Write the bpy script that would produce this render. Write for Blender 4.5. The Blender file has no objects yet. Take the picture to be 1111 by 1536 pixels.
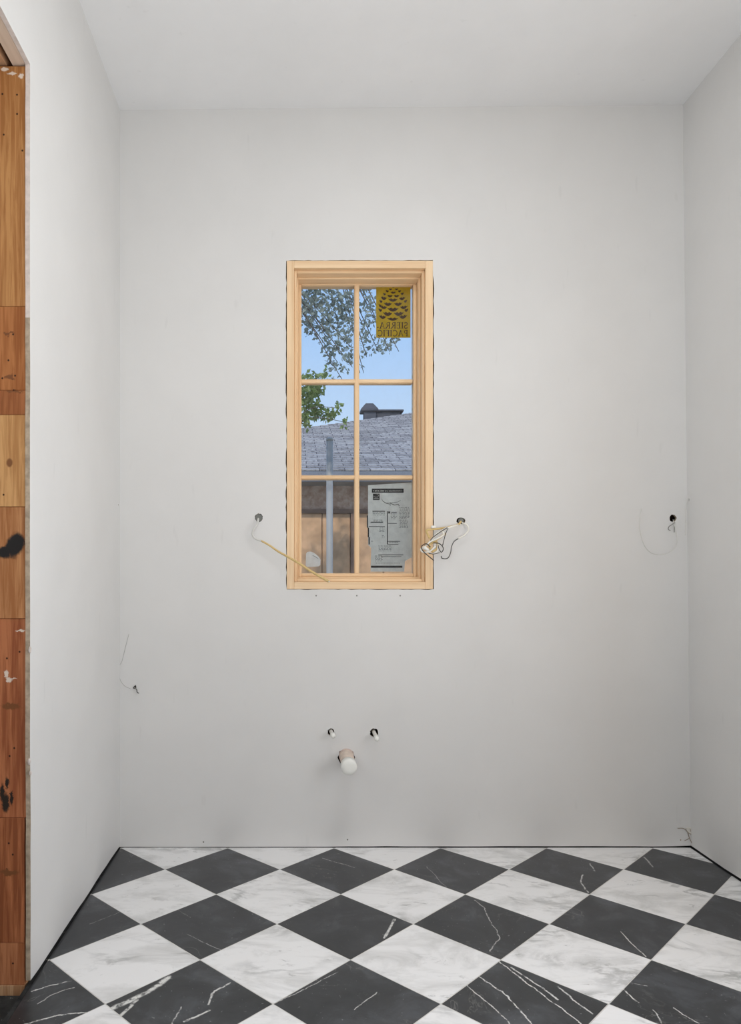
import bpy, bmesh, math, random
from mathutils import Vector, Matrix
from mathutils.geometry import tessellate_polygon
random.seed(7)
S = bpy.context.scene
COL = S.collection

# ------------------------------------------------------------------ camera
F, PX, PY, H = 1085.0, 441.0, 869.0, 1.09          # focal length (px), vanishing point, eye height
cd = bpy.data.cameras.new('camera'); cam = bpy.data.objects.new('camera', cd); COL.objects.link(cam)
cam.location = (0, 0, H); cam.rotation_euler = (math.pi/2, 0, 0)
cd.sensor_fit = 'VERTICAL'; cd.sensor_height = 36.0; cd.lens = 36.0*F/1536.0
cd.shift_x = (555.5-PX)/1536.0; cd.shift_y = (PY-768.0)/1536.0
cd.clip_start = 0.05; cd.clip_end = 200
S.camera = cam

# ------------------------------------------------------------------ world, sun, added fill lights, exposure
w = bpy.data.worlds.new('sky'); S.world = w; w.use_nodes = True
nt = w.node_tree; nt.nodes.clear()
tc = nt.nodes.new('ShaderNodeTexCoord'); sx = nt.nodes.new('ShaderNodeSeparateXYZ')
rp = nt.nodes.new('ShaderNodeValToRGB'); bg = nt.nodes.new('ShaderNodeBackground'); ow = nt.nodes.new('ShaderNodeOutputWorld')
nt.links.new(tc.outputs['Generated'], sx.inputs[0]); nt.links.new(sx.outputs['Z'], rp.inputs[0])
nt.links.new(rp.outputs[0], bg.inputs[0]); nt.links.new(bg.outputs[0], ow.inputs[0])
rp.color_ramp.elements[0].position = 0.05; rp.color_ramp.elements[0].color = (.74, .86, .98, 1)
rp.color_ramp.elements[1].position = 1.0; rp.color_ramp.elements[1].color = (.12, .27, .62, 1)
e = rp.color_ramp.elements.new(0.33); e.color = (.40, .62, .96, 1)
bg.inputs[1].default_value = 1.0

def light(name, kind, loc, target, energy, color=(1, 1, 1), **kw):
    ld = bpy.data.lights.new(name, kind); ld.energy = energy; ld.color = color
    for k, v in kw.items(): setattr(ld, k, v)
    o = bpy.data.objects.new(name, ld); COL.objects.link(o); o.location = loc
    o.rotation_euler = (Vector(target)-Vector(loc)).to_track_quat('-Z', 'Y').to_euler()
    return o
light('sun', 'SUN', (-1.5, -6.2, 6.2), (0, 0, 0), 2.0, (1, .96, .9), angle=math.radians(1.5))
light('rear_fill', 'AREA', (.45, -1.74, 1.55), (.45, 3, 1.55), 11, (.985, .99, 1.0),  # added area fill in an assumed, closed-off rear opening, lights the room from behind
      shape='RECTANGLE', size=1.9, size_y=2.5)
light('fill_point', 'POINT', (1.26, .70, 1.35), (1, 1, 0), 3, (.985, .99, 1), shadow_soft_size=.22)  # added fill point without a fitting, evens out the left side
light('fill_point', 'POINT', (-.40, .80, 1.0), (1, 1, 0), 7, (.985, .99, 1), shadow_soft_size=.22)  # second added fill point, lifts the lower right walls and the jamb
light('hall_fill', 'POINT', (-1.55, .85, 2.2), (0, 1, 0), 14, (.985, .99, 1), shadow_soft_size=.25)  # added fill, brightens the right wall through the doorway
light('side_fill', 'AREA', (1.84, 1.15, 1.3), (0, 1.15, 1.3), 26, (.985, .99, 1.0), shape='RECTANGLE', size=1.4, size_y=1.7)  # added area fill, brightens the left wall from outside the added window
light('upward_fill', 'AREA', (.55, .55, .95), (.5, .95, 3), 15, (.985, .99, 1), shape='DISK', size=.4)  # added fill pointing up, brightens the ceiling
light('downward_fill', 'AREA', (.45, 1.6, 2.985), (.45, 1.6, 0), 7, (.985, .99, 1), shape='DISK', size=.45)  # added fill pointing down, brightens the floor; no fitting here
vs = S.view_settings; S.display_settings.display_device = 'sRGB'
vs.view_transform = 'Standard'; vs.look = 'None'; vs.gamma = 1.0; vs.exposure = 0.0; vs.use_curve_mapping = False

# ------------------------------------------------------------------ room dimensions
YB = 2.942                                   # back wall face
XL, XR0, XR1 = -.708, 1.613, 1.581           # left wall; right wall at floor / at ceiling
ZC0, ZC1 = 2.999, 3.021                      # ceiling at left / right wall
YR = -1.70                                   # rear wall
PPM = F/YB
def P(px, py, y=YB):                         # a point at distance y seen at this place
    return Vector(((px-PX)*y/F, y, H-(py-PY)*y/F))
def PF(px, py):                              # a point on the floor
    y = F*H/(py-PY); return Vector(((px-PX)*y/F, y, 0))

# ------------------------------------------------------------------ helpers
def tag(o, label=None, cat=None, group=None, kind=None):
    if label: o['label'] = label
    if cat: o['category'] = cat
    if group: o['group'] = group
    if kind: o['kind'] = kind
    return o
def empty(name, loc, label=None, cat=None, group=None, kind=None):
    o = bpy.data.objects.new(name, None); COL.objects.link(o); o.location = loc
    o.empty_display_size = .05
    return tag(o, label, cat, group, kind)
def link(name, me, mats=None, parent=None, smooth=False):
    if mats is not None and not me.materials:
        for m in (mats if isinstance(mats, (list, tuple)) else [mats]): me.materials.append(m)
    if smooth:
        for p in me.polygons: p.use_smooth = True
    o = bpy.data.objects.new(name, me); COL.objects.link(o)
    if parent is not None:
        o.parent = parent
        o.matrix_parent_inverse = Matrix.Translation(-parent.location) if parent.type == 'EMPTY' or parent.location.length else Matrix()
    return o
def fin(bm, name, mats, parent=None, smooth=False):
    bmesh.ops.recalc_face_normals(bm, faces=bm.faces)
    me = bpy.data.meshes.new(name); bm.to_mesh(me); bm.free()
    return link(name, me, mats, parent, smooth)
def bbox(bm, lo, hi, bev=0.0):
    r = bmesh.ops.create_cube(bm, size=1)
    c = [(a+b)/2 for a, b in zip(lo, hi)]; s = [abs(b-a) for a, b in zip(lo, hi)]
    bmesh.ops.scale(bm, vec=s, verts=r['verts']); bmesh.ops.translate(bm, vec=c, verts=r['verts'])
    if bev:
        es = list({e for v in r['verts'] for e in v.link_edges})
        bmesh.ops.bevel(bm, geom=es, offset=bev, segments=1, affect='EDGES', profile=.5)
def box(name, lo, hi, mat, parent=None, bev=0.0):
    bm = bmesh.new(); bbox(bm, lo, hi, bev); return fin(bm, name, mat, parent)
def spline(pts, n=8):
    pts = [Vector(p) for p in pts]
    if len(pts) < 3: return pts
    q = [2*pts[0]-pts[1]] + pts + [2*pts[-1]-pts[-2]]; out = []
    for i in range(1, len(q)-2):
        a, b, c, d = q[i-1:i+3]
        for k in range(n):
            t = k/n
            out.append(.5*((2*b)+(c-a)*t+(2*a-5*b+4*c-d)*t*t+(3*b-a-3*c+d)*t**3))
    out.append(pts[-1]); return out
def tube(bm, pts, r, sides=8, n=6, mat=0, r2=None):
    pts = spline(pts, n); m = len(pts); prev = None; rings = []
    for i, p in enumerate(pts):
        t = (pts[min(i+1, m-1)]-pts[max(i-1, 0)]).normalized()
        if prev is None:
            u = t.orthogonal().normalized()
        else:
            u = (prev - t*prev.dot(t)); u = u.normalized() if u.length > 1e-6 else t.orthogonal().normalized()
        prev = u; v = t.cross(u); rr = r if r2 is None else r+(r2-r)*i/(m-1)
        rings.append([bm.verts.new(p+(u*math.cos(a)+v*math.sin(a))*rr) for a in [2*math.pi*k/sides for k in range(sides)]])
    for a, b in zip(rings, rings[1:]):
        for k in range(sides):
            f = bm.faces.new((a[k], a[(k+1) % sides], b[(k+1) % sides], b[k])); f.smooth = True; f.material_index = mat
    for rg in (rings[0], rings[-1]):
        f = bm.faces.new(rg); f.material_index = mat
def tube_obj(name, pts, r, mat, parent=None, sides=8, n=6, r2=None):
    bm = bmesh.new(); tube(bm, pts, r, sides, n, 0, r2); return fin(bm, name, mat, parent)
def lathe(bm, prof, org, axis, seg=24, mat=0):
    axis = Vector(axis).normalized(); u = axis.orthogonal().normalized(); v = axis.cross(u); rings = []
    for (d, r) in prof:
        rings.append([bm.verts.new(Vector(org)+axis*d+(u*math.cos(a)+v*math.sin(a))*r) for a in [2*math.pi*k/seg for k in range(seg)]])
    for a, b in zip(rings, rings[1:]):
        for k in range(seg):
            f = bm.faces.new((a[k], a[(k+1) % seg], b[(k+1) % seg], b[k])); f.smooth = True; f.material_index = mat
    for rg in (rings[0], rings[-1]):
        f = bm.faces.new(rg); f.material_index = mat
def slab(name, loops, to3d, nrm, mats, parent=None, side_mat=None):
    """a panel with holes: loops in 2-D, first is the outline; nrm = thickness vector pointing away from the room"""
    flat = [p for l in loops for p in l]
    tris = tessellate_polygon([[Vector((p[0], p[1], 0)) for p in l] for l in loops])
    bm = bmesh.new(); f0 = [bm.verts.new(to3d(*p)) for p in flat]; f1 = [bm.verts.new(to3d(*p)+Vector(nrm)) for p in flat]
    for t in tris:
        try:
            bm.faces.new([f0[i] for i in t]); bm.faces.new([f1[i] for i in reversed(t)])
        except ValueError: pass
    k = 0
    for li, l in enumerate(loops):
        n = len(l)
        for i in range(n):
            a, b = k+i, k+(i+1) % n
            f = bm.faces.new((f0[a], f0[b], f1[b], f1[a]))
            if side_mat: f.material_index = side_mat(li, l[i], l[(i+1) % n])
        k += n
    return fin(bm, name, mats, parent)

# ------------------------------------------------------------------ materials
def lin(c):
    f = lambda v: v/12.92 if v <= .04045 else ((v+.055)/1.055)**2.4
    return tuple(f(x/255.0) for x in c)+(1,)
class M:
    def __init__(s, name, rough=.6, spec=.3):
        s.m = bpy.data.materials.new(name); s.m.use_nodes = True; s.nt = s.m.node_tree
        s.b = s.nt.nodes['Principled BSDF']; s.b.inputs['Roughness'].default_value = rough
        s.b.inputs['Specular IOR Level'].default_value = spec
    def n(s, t, **kw):
        o = s.nt.nodes.new(t)
        for k, v in kw.items(): setattr(o, k, v)
        return o
    def put(s, sock, v):
        if hasattr(v, 'is_linked') or isinstance(v, bpy.types.NodeSocket): s.nt.links.new(v, sock)
        elif v is not None: sock.default_value = v
    def coord(s, kind='Object', scale=(1, 1, 1), loc=(0, 0, 0), rot=(0, 0, 0)):
        if kind == 'World': src = s.n('ShaderNodeNewGeometry').outputs['Position']
        else: src = s.n('ShaderNodeTexCoord').outputs[kind]
        mp = s.n('ShaderNodeMapping'); s.put(mp.inputs[0], src)
        mp.inputs['Location'].default_value = loc; mp.inputs['Scale'].default_value = scale; mp.inputs['Rotation'].default_value = rot
        return mp.outputs[0]
    def math(s, op, a, b=None, clamp=False):
        o = s.n('ShaderNodeMath', operation=op, use_clamp=clamp); s.put(o.inputs[0], a)
        if b is not None: s.put(o.inputs[1], b)
        return o.outputs[0]
    def vec(s, op, a, b=None):
        o = s.n('ShaderNodeVectorMath', operation=op); s.put(o.inputs[0], a)
        if b is not None: s.put(o.inputs['Scale' if op == 'SCALE' else 1], b)
        return o.outputs['Value' if op in ('LENGTH', 'DOT_PRODUCT', 'DISTANCE') else 'Vector']
    def noise(s, vec, scale=5, detail=4, rough=.55, dist=0, color=False):
        o = s.n('ShaderNodeTexNoise'); s.put(o.inputs['Vector'], vec)
        o.inputs['Scale'].default_value = scale; o.inputs['Detail'].default_value = detail
        o.inputs['Roughness'].default_value = rough; o.inputs['Distortion'].default_value = dist
        return o.outputs['Color' if color else 'Fac']
    def ramp(s, fac, stops):
        o = s.n('ShaderNodeValToRGB'); s.put(o.inputs[0], fac); el = o.color_ramp.elements
        el[0].position, el[0].color = stops[0]; el[1].position, el[1].color = stops[-1]
        for p, c in stops[1:-1]: x = el.new(p); x.color = c
        return o.outputs[0]
    def mr(s, v, a, b, c=0, d=1, smooth=True):
        o = s.n('ShaderNodeMapRange'); o.interpolation_type = 'SMOOTHSTEP' if smooth else 'LINEAR'
        s.put(o.inputs[0], v); o.inputs[1].default_value = a; o.inputs[2].default_value = b
        o.inputs[3].default_value = c; o.inputs[4].default_value = d
        return o.outputs[0]
    def mix(s, fac, a, b):
        o = s.n('ShaderNodeMix', data_type='RGBA'); s.put(o.inputs[0], fac); s.put(o.inputs[6], a); s.put(o.inputs[7], b)
        return o.outputs[2]
    def bump(s, h, strength=.3, dist=.002):
        o = s.n('ShaderNodeBump'); o.inputs['Strength'].default_value = strength; o.inputs['Distance'].default_value = dist
        s.put(o.inputs['Height'], h); s.nt.links.new(o.outputs[0], s.b.inputs['Normal'])
    def base(s, v): s.put(s.b.inputs['Base Color'], v)
def flat(name, rgb, rough=.6, spec=.3, var=.12, scale=30):
    m = M(name, rough, spec); c = lin(rgb); n = m.noise(m.coord('Object'), scale, 3)
    m.base(m.ramp(n, [(.3, tuple(x*(1-var) for x in c[:3])+(1,)), (.7, tuple(min(1, x*(1+var)) for x in c[:3])+(1,))]))
    return m.m

def make_paint(name, rgb, dots=()):
    m = M(name, .72, .25); co = m.coord('World')
    n1 = m.noise(co, 2.2, 3, .5); n2 = m.noise(co, 9, 4, .6)
    c = lin(rgb); d = tuple(x*.955 for x in c[:3])+(1,)
    col = m.ramp(m.math('ADD', m.math('MULTIPLY', n1, .7), m.math('MULTIPLY', n2, .3)), [(.35, d), (.65, c)])
    sc = m.noise(m.coord('World', (1, 1, .25)), 26, 2, .5)
    col = m.mix(m.mr(sc, .70, .80, 0, .07), col, lin((150, 148, 144)))
    m.base(col); m.bump(m.noise(co, 190, 3, .6), .10, .0006)
    return m.m
MAT = {}
MAT['paint'] = make_paint('white_wall_primer', (225, 224, 222))
MAT['ceil'] = make_paint('white_ceiling_primer', (238, 238, 238))
MAT['gyp'] = flat('raw_gypsum_edge', (176, 160, 140), .9, .1, .25, 60)
MAT['gyp_white'] = flat('plastered_edge', (216, 204, 196), .9, .1, .12, 60)
MAT['cavity'] = flat('dark_wall_cavity', (58, 44, 36), .9, .1, .3, 20)
MAT['sheath'] = flat('sheathing_board', (120, 100, 80), .9, .1, .2, 12)

def make_wood(name, a, b, grain=(60, 60, 3), rough=.55, lohi=(.33, .66), extra=None):
    m = M(name, rough, .3); co = m.coord('World', grain); oi = m.n('ShaderNodeObjectInfo')
    off = m.vec('SCALE', m.n('ShaderNodeCombineXYZ').outputs[0], 1)
    cmb = m.n('ShaderNodeCombineXYZ')
    for i in range(3): m.put(cmb.inputs[i], m.math('MULTIPLY', oi.outputs['Random'], 37.0*(i+1)))
    v = m.vec('ADD', co, cmb.outputs[0])
    n = m.noise(v, 1.0, 5, .6, .6); n2 = m.noise(v, .25, 3, .5, .3)
    f = m.math('ADD', m.math('MULTIPLY', n, .6), m.math('MULTIPLY', n2, .4))
    col = m.ramp(f, [(lohi[0], lin(a)), (lohi[1], lin(b))])
    if extra: col = extra(m, col)
    m.base(col); m.bump(n, .15, .0008)
    return m.m
MAT['pine_v'] = make_wood('clear_pine_vertical', (228, 192, 150), (248, 220, 182), (70, 70, 3))
MAT['pine_h'] = make_wood('clear_pine_horizontal', (228, 192, 150), (248, 220, 182), (3, 70, 70))
MAT['pine_pale'] = make_wood('pale_pine_header', (206, 182, 160), (226, 204, 184), (70, 3, 70), .8)

def spots(m, col, pts, color, soft=.002, wob=.006, wscale=40, zx=None):
    """pigment marks at points (x, z, rx, rz) on a board that faces the room"""
    pos = m.n('ShaderNodeNewGeometry').outputs['Position']
    nz = m.noise(pos, wscale, 3, .6, 0, True)
    p = m.vec('ADD', pos, m.vec('SCALE', m.vec('SUBTRACT', nz, (.5, .5, .5)), wob))
    mask = None
    for (x, z, rx, rz) in pts:
        d = m.vec('MULTIPLY', m.vec('SUBTRACT', p, (x, 0, z)), (1/rx, 0, 1/rz))
        k = m.mr(m.vec('LENGTH', d), .65, 1.15, 1, 0)
        mask = k if mask is None else m.math('MAXIMUM', mask, k)
    return m.mix(mask, col, lin(color))
YJ = 1.94
def J(px, py, rx, rz):
    p = P(px, py, YJ); return (p.x, p.z, rx*YJ/F, rz*YJ/F)
def jamb_extra(m, col):
    nails = [(3, 140), (25, 141), (25, 170), (5, 201), (8, 501), (19, 501), (12, 540), (22, 563), (18, 568), (3, 567), (20, 585),
             (5, 742), (28, 978), (9, 988), (20, 1123), (13, 1135), (33, 225), (12, 1266), (18, 1283), (18, 1447), (9, 1305)]
    col = spots(m, col, [J(x, y, 1.6, 1.7) for x, y in nails], (52, 30, 18), wob=.001)
    col = spots(m, col, [J(14, 565, 8, 3), (J(22, 587, 14, 2)), J(12, 500, 9, 3), J(15, 1060, 14, 5), J(12, 1310, 16, 6)], (122, 76, 44), wob=.035, wscale=60)
    col = spots(m, col, [J(25, 814, 13, 17), J(18, 822, 13, 15), J(6, 829, 11, 10)], (34, 32, 32), wob=.022, wscale=48)
    col = spots(m, col, [J(9, 1176, 3, 9), J(16, 1198, 3, 12), J(7, 1205, 6, 16), J(2, 1190, 4, 14)], (42, 34, 28), wob=.014, wscale=130)
    col = spots(m, col, [J(14, 694, 5, 7)], (128, 84, 50), wob=.004)
    col = spots(m, col, [J(6, 103, 6, 3), J(18, 109, 7, 2.5), J(31, 113, 4, 4), J(8, 1012, 3, 6), J(12, 1020, 5, 4), J(30, 946, 8, 1.3),
                         J(20, 1018, 5, 1)], (222, 206, 190), wob=.016, wscale=110)
    return col
BL = [((158, 104, 56), (190, 138, 84)), ((148, 88, 44), (178, 116, 68)), ((142, 84, 46), (168, 106, 64)), ((176, 126, 76), (206, 158, 104)),
      ((160, 104, 62), (190, 136, 90)), ((146, 82, 50), (184, 116, 76)), ((138, 78, 46), (180, 112, 72)), ((156, 94, 58), (190, 126, 86)), ((168, 124, 88), (206, 168, 130))]
for i, (a, b) in enumerate(BL): MAT['jamb%d' % i] = make_wood('old_timber_%d' % i, a, b, (95, 30, 5), .7, (.43, .57), extra=jamb_extra)

# --- marble
def make_marble_white():
    m = M('white_veined_marble', .24, .45); pos = m.n('ShaderNodeNewGeometry').outputs['Position']
    oi = m.n('ShaderNodeObjectInfo'); cmb = m.n('ShaderNodeCombineXYZ')
    for i in range(3): m.put(cmb.inputs[i], m.math('MULTIPLY', oi.outputs['Random'], 51.0*(i+1)))
    v = m.vec('ADD', m.coord('World', (1, 2.1, 1), rot=(0, 0, .5)), cmb.outputs[0])
    cloud = m.noise(v, 4, 6, .68, .5)
    vn = m.noise(v, 3.0, 6, .6, .5)
    line = m.mr(m.math('ABSOLUTE', m.math('SUBTRACT', vn, .5)), 0, .05, 1, 0)
    gate = m.mr(m.noise(v, 3.2, 2, .5), .47, .66)
    fl = m.noise(v, 20, 6, .75, .6); fleck = m.math('MULTIPLY', m.mr(fl, .57, .68), m.mr(m.noise(v, 9, 2), .47, .60))
    col = m.ramp(cloud, [(.33, lin((212, 212, 211))), (.52, lin((242, 242, 242)))])
    col = m.mix(m.math('MULTIPLY', m.math('MULTIPLY', line, gate), .5), col, lin((134, 135, 134)))
    col = m.mix(m.math('MULTIPLY', fleck, .55), col, lin((140, 141, 140)))
    m.base(col); return m.m
VEIN = [  # (polyline seen on the floor, half width in metres, strength)
 ([(48, 1487), (80, 1477), (108, 1471)], .0022, .9), ([(55, 1506), (78, 1492), (112, 1481)], .0013, .7), ([(36, 1536), (88, 1523), (130, 1518)], .0022, .9),
 ([(168, 1513), (190, 1503), (222, 1488), (254, 1466)], .0085, 1), ([(182, 1522), (205, 1500)], .005, .9),
 ([(276, 1533), (314, 1516)], .0035, .9), ([(312, 1506), (318, 1490), (345, 1474)], .003, .85), ([(258, 1536), (272, 1510)], .002, .6),
 ([(592, 1379), (584, 1393), (576, 1407)], .0048, .9), ([(414, 1505), (455, 1484), (506, 1458)], .0014, .7), ([(531, 1514), (565, 1488)], .0016, .7),
 ([(483, 1287), (531, 1301)], .0016, .5), ([(711, 1350), (726, 1362), (733, 1380), (744, 1395), (749, 1406), (735, 1427)], .0018, .6),
 ([(748, 1442), (801, 1483), (840, 1511), (871, 1536)], .0022, .95), ([(720, 1465), (759, 1493), (797, 1536)], .0022, .95),
 ([(766, 1451), (815, 1483), (836, 1499)], .0028, .9), ([(836, 1479), (858, 1498), (889, 1520)], .0026, .9), ([(700, 1478), (745, 1515), (765, 1536)], .0018, .8),
 ([(884, 1295), (892, 1307)], .003, .6), ([(873, 1312), (871, 1324), (882, 1338)], .003, .8), ([(931, 1398), (950, 1418), (968, 1435)], .0018, .8),
 ([(966, 1286), (979, 1300)], .0032, .6), ([(936, 1483), (948, 1497), (958, 1504)], .0022, .9), ([(1009, 1511), (1047, 1534)], .0018, .8),
 ([(946, 1474), (970, 1479)], .0014, .6), ([(979, 1515), (993, 1536)], .002, .7), ([(280, 1402), (330, 1425)], .0012, .5), ([(135, 1386), (180, 1368)], .0012, .4),
 ([(640, 1300), (668, 1330)], .0012, .45), ([(260, 1360), (285, 1376)], .001, .3)]
def make_marble_black():
    m = M('black_veined_marble', .30, .5); pos = m.n('ShaderNodeNewGeometry').outputs['Position']
    oi = m.n('ShaderNodeObjectInfo'); cmb = m.n('ShaderNodeCombineXYZ')
    for i in range(3): m.put(cmb.inputs[i], m.math('MULTIPLY', oi.outputs['Random'], 43.0*(i+1)))
    v = m.vec('ADD', pos, cmb.outputs[0])
    col = m.ramp(m.noise(v, 7, 5, .65, .5), [(.3, lin((38, 40, 42))), (.52, lin((52, 54, 57))), (.72, lin((82, 85, 90)))])
    vn = m.noise(v, 3.5, 5, .55, .9)
    line = m.math('MULTIPLY', m.mr(m.math('ABSOLUTE', m.math('SUBTRACT', vn, .5)), 0, .006, 1, 0), m.mr(m.noise(v, 5, 2), .5, .7))
    col = m.mix(m.math('MULTIPLY', line, .22), col, lin((190, 188, 182)))
    col = m.mix(m.mr(m.noise(v, 120, 2), .70, .78, 0, .6), col, lin((170, 170, 170)))
    nz = m.noise(pos, 17, 5, .7, 0, True)
    p = m.vec('ADD', pos, m.vec('SCALE', m.vec('SUBTRACT', nz, (.5, .5, .5)), .022))
    p = m.vec('MULTIPLY', p, (1, 1, 0)); mask = None
    for pts, hw, st in VEIN:
        q = [PF(*a) for a in pts]
        for a, b in zip(q, q[1:]):
            ba = b-a; pa = m.vec('SUBTRACT', p, tuple(a))
            t = m.math('MULTIPLY', m.vec('DOT_PRODUCT', pa, tuple(ba)), 1/ba.length_squared, True)
            pr = m.n('ShaderNodeVectorMath', operation='SCALE'); pr.inputs[0].default_value = tuple(ba); m.put(pr.inputs['Scale'], t)
            k = m.mr(m.vec('LENGTH', m.vec('SUBTRACT', pa, pr.outputs[0])), hw*.4, hw*1.3, st, 0)
            mask = k if mask is None else m.math('MAXIMUM', mask, k)
    brk = m.mr(m.noise(m.vec('MULTIPLY', pos, (1, 1, 1)), 55, 4, .7), .36, .52, .12, 1)
    col = m.mix(m.math('MULTIPLY', mask, brk), col, lin((226, 226, 222)))
    m.base(col); m.bump(m.noise(pos, 160, 2), .04, .0004); return m.m
MAT['wm'] = make_marble_white(); MAT['bm'] = make_marble_black()
MAT['grout'] = flat('pale_grout', (206, 205, 200), .9, .1, .08, 40)
def make_subfloor():
    m = M('dusty_black_underlay', .9, .15); co = m.coord('World')
    n = m.noise(co, 60, 5, .7); col = m.ramp(m.noise(co, 14, 4, .6), [(.35, lin((36, 37, 38))), (.7, lin((66, 67, 66)))])
    m.base(m.mix(m.mr(n, .62, .76), col, lin((150, 150, 144)))); m.bump(n, .5, .004); return m.m
MAT['sub'] = make_subfloor()

# ================================================================== STRUCTURE
# ---- floor: bed of grout with every tile laid on it
bm = bmesh.new(); bbox(bm, (XL+.0035, YR, -.05), (XR0-.0045, YB-.0035, -.0006))
floor = fin(bm, 'floor', MAT['grout']); tag(floor, 'black and white marble tiles laid diagonally as a checkerboard', kind='structure')
for lo, hi in (((XL-.013, YR, -.06), (XL+.0035, YB-.0035, -.004)), ((XR0-.0045, YR, -.06), (XR0+.06, YB-.0035, -.004)), ((XL-.05, YB-.0035, -.06), (XR0+.06, YB+.08, -.0015))):
    box('edge_strip', lo, hi, MAT['sub'], floor)
D = .4306; GX0, GY0 = -.2693, 2.7185
XT0, XT1, YT0, YT1 = XL+.003, XR0-.004, YR, YB-.003
def clip(poly):
    def cut(poly, ax, lim, keep_less):
        out = []
        for i in range(len(poly)):
            a, b = poly[i], poly[(i+1) % len(poly)]
            ia = (a[ax] <= lim) if keep_less else (a[ax] >= lim); ib = (b[ax] <= lim) if keep_less else (b[ax] >= lim)
            if ia: out.append(a)
            if ia != ib:
                t = (lim-a[ax])/(b[ax]-a[ax]); out.append((a[0]+(b[0]-a[0])*t, a[1]+(b[1]-a[1])*t))
        return out
    for ax, lim, kl in ((0, XT0, False), (0, XT1, True), (1, YT0, False), (1, YT1, True)):
        if len(poly) < 3: return []
        poly = cut(poly, ax, lim, kl)
    return poly
def area(p): return .5*abs(sum(p[i][0]*p[(i+1) % len(p)][1]-p[(i+1) % len(p)][0]*p[i][1] for i in range(len(p))))
def tile_mesh(poly, mat):
    bm = bmesh.new(); n = len(poly); cx = sum(p[0] for p in poly)/n; cy = sum(p[1] for p in poly)/n
    r = max(math.hypot(p[0]-cx, p[1]-cy) for p in poly); k = 1-.0011/r
    lo = [bm.verts.new((x, y, -.0102)) for x, y in poly]; mid = [bm.verts.new((x, y, -.0007)) for x, y in poly]
    top = [bm.verts.new((cx+(x-cx)*k, cy+(y-cy)*k, 0)) for x, y in poly]
    for a, b in ((lo, mid), (mid, top)):
        for i in range(n): bm.faces.new((a[i], a[(i+1) % n], b[(i+1) % n], b[i]))
    bm.faces.new(top); bm.faces.new(lo[::-1])
    bmesh.ops.recalc_face_normals(bm, faces=bm.faces)
    me = bpy.data.meshes.new('marble_tile'); bm.to_mesh(me); bm.free(); me.materials.append(mat); return me
hd = D/2-.0016
full = {0: tile_mesh([(0, hd), (hd, 0), (0, -hd), (-hd, 0)], MAT['bm']), 1: tile_mesh([(0, hd), (hd, 0), (0, -hd), (-hd, 0)], MAT['wm'])}
for k in range(-2, 24):
    for n in range(-3, 7):
        odd = k % 2; cx = GX0+n*D+(D/2 if odd else 0); cy = GY0-k*D/2
        poly = [(cx, cy+hd), (cx+hd, cy), (cx, cy-hd), (cx-hd, cy)]; c = clip(poly)
        if len(c) < 3 or area(c) < 2e-5: continue
        if len(c) == 4 and abs(area(c)-area(poly)) < 1e-7:
            o = bpy.data.objects.new('marble_tile', full[odd]); COL.objects.link(o); o.parent = floor
            o.location = (cx, cy, random.uniform(-.0003, .0002))
        else:
            mx = sum(p[0] for p in c)/len(c); my = sum(p[1] for p in c)/len(c)
            o = bpy.data.objects.new('marble_tile', tile_mesh([(x-mx, y-my) for x, y in c], MAT['wm' if odd else 'bm'])); COL.objects.link(o)
            o.parent = floor; o.location = (mx, my, random.uniform(-.0003, .0002))

# ---- back wall
def circ(px, py, rpx, squash=1.0, n=18, jit=.1):
    c = P(px, py); r = rpx/PPM
    return [(c.x+r*math.cos(a)*(1+random.uniform(-jit, jit)), c.z+r*squash*math.sin(a)*(1+random.uniform(-jit, jit))) for a in [2*math.pi*i/n for i in range(n)]]
def ragged(a, b, n, lo, hi, out):
    """points from a to b, pushed out by lo..hi metres along the 2-D direction out"""
    r = []
    for i in range(n):
        t = i/n; k = random.uniform(lo, hi); r.append((a[0]+(b[0]-a[0])*t+out[0]*k, a[1]+(b[1]-a[1])*t+out[1]*k))
    return r
WX0, WX1, WZ0, WZ1 = -.0300, .5640, 1.0500, 2.3855          # window frame outside
opening = (ragged((WX0, WZ0), (WX1, WZ0), 34, .0006, .0030, (0, -1)) + ragged((WX1, WZ0), (WX1, WZ0+.55), 24, .002, .0045, (1, 0)) +
           ragged((WX1, WZ0+.55), (WX1, WZ1-.06), 28, .0015, .0055, (1, 0)) + ragged((WX1, WZ1-.06), (WX1, WZ1), 4, .0003, .001, (1, 0)) +
           ragged((WX1, WZ1), (WX0, WZ1), 34, .0010, .0036, (0, 1)) + ragged((WX0, WZ1), (WX0, WZ0), 60, .0004, .0048, (-1, 0)))
holes = [opening, circ(388, 776.5, 6.2), circ(691, 781, 6.8, .72), circ(1009, 777.3, 5.4), circ(496.5, 1098, 5.2), circ(561, 1099, 6.4), circ(519.5, 1136, 12.8),
         circ(203, 1030.5, 1.6, 1, 8)]
bot = [(XL-.012, .001)] + [(XL+(XR0-XL)*i/30, .0008+.0032*min(1, max(0, i-5)/9)+random.uniform(-.0009, .0009)) for i in range(1, 30)] + [(XR0+.012, .0075)]
outl = bot + [(XR0+.012, ZC1+.02), (XL-.012, ZC1+.02)]
wall_back = slab('wall_back', [outl]+holes, lambda a, b: Vector((a, YB, b)), (0, .0127, 0), [MAT['paint'], MAT['gyp']], None,
                 lambda li, p, q: 0 if li == 0 else 1)
tag(wall_back, 'white primed end wall around the narrow pine window', kind='structure')
rect = lambda a, b, c, d: [(a, c), (b, c), (b, d), (a, d)]
slab('sheathing', [rect(XL-.4, XR0+.4, -.35, 3.45), rect(WX0+.002, WX1-.002, WZ0+.002, WZ1-.002)], lambda a, b: Vector((a, YB+.075, b)), (0, .085, 0), MAT['cavity'], wall_back)
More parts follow.
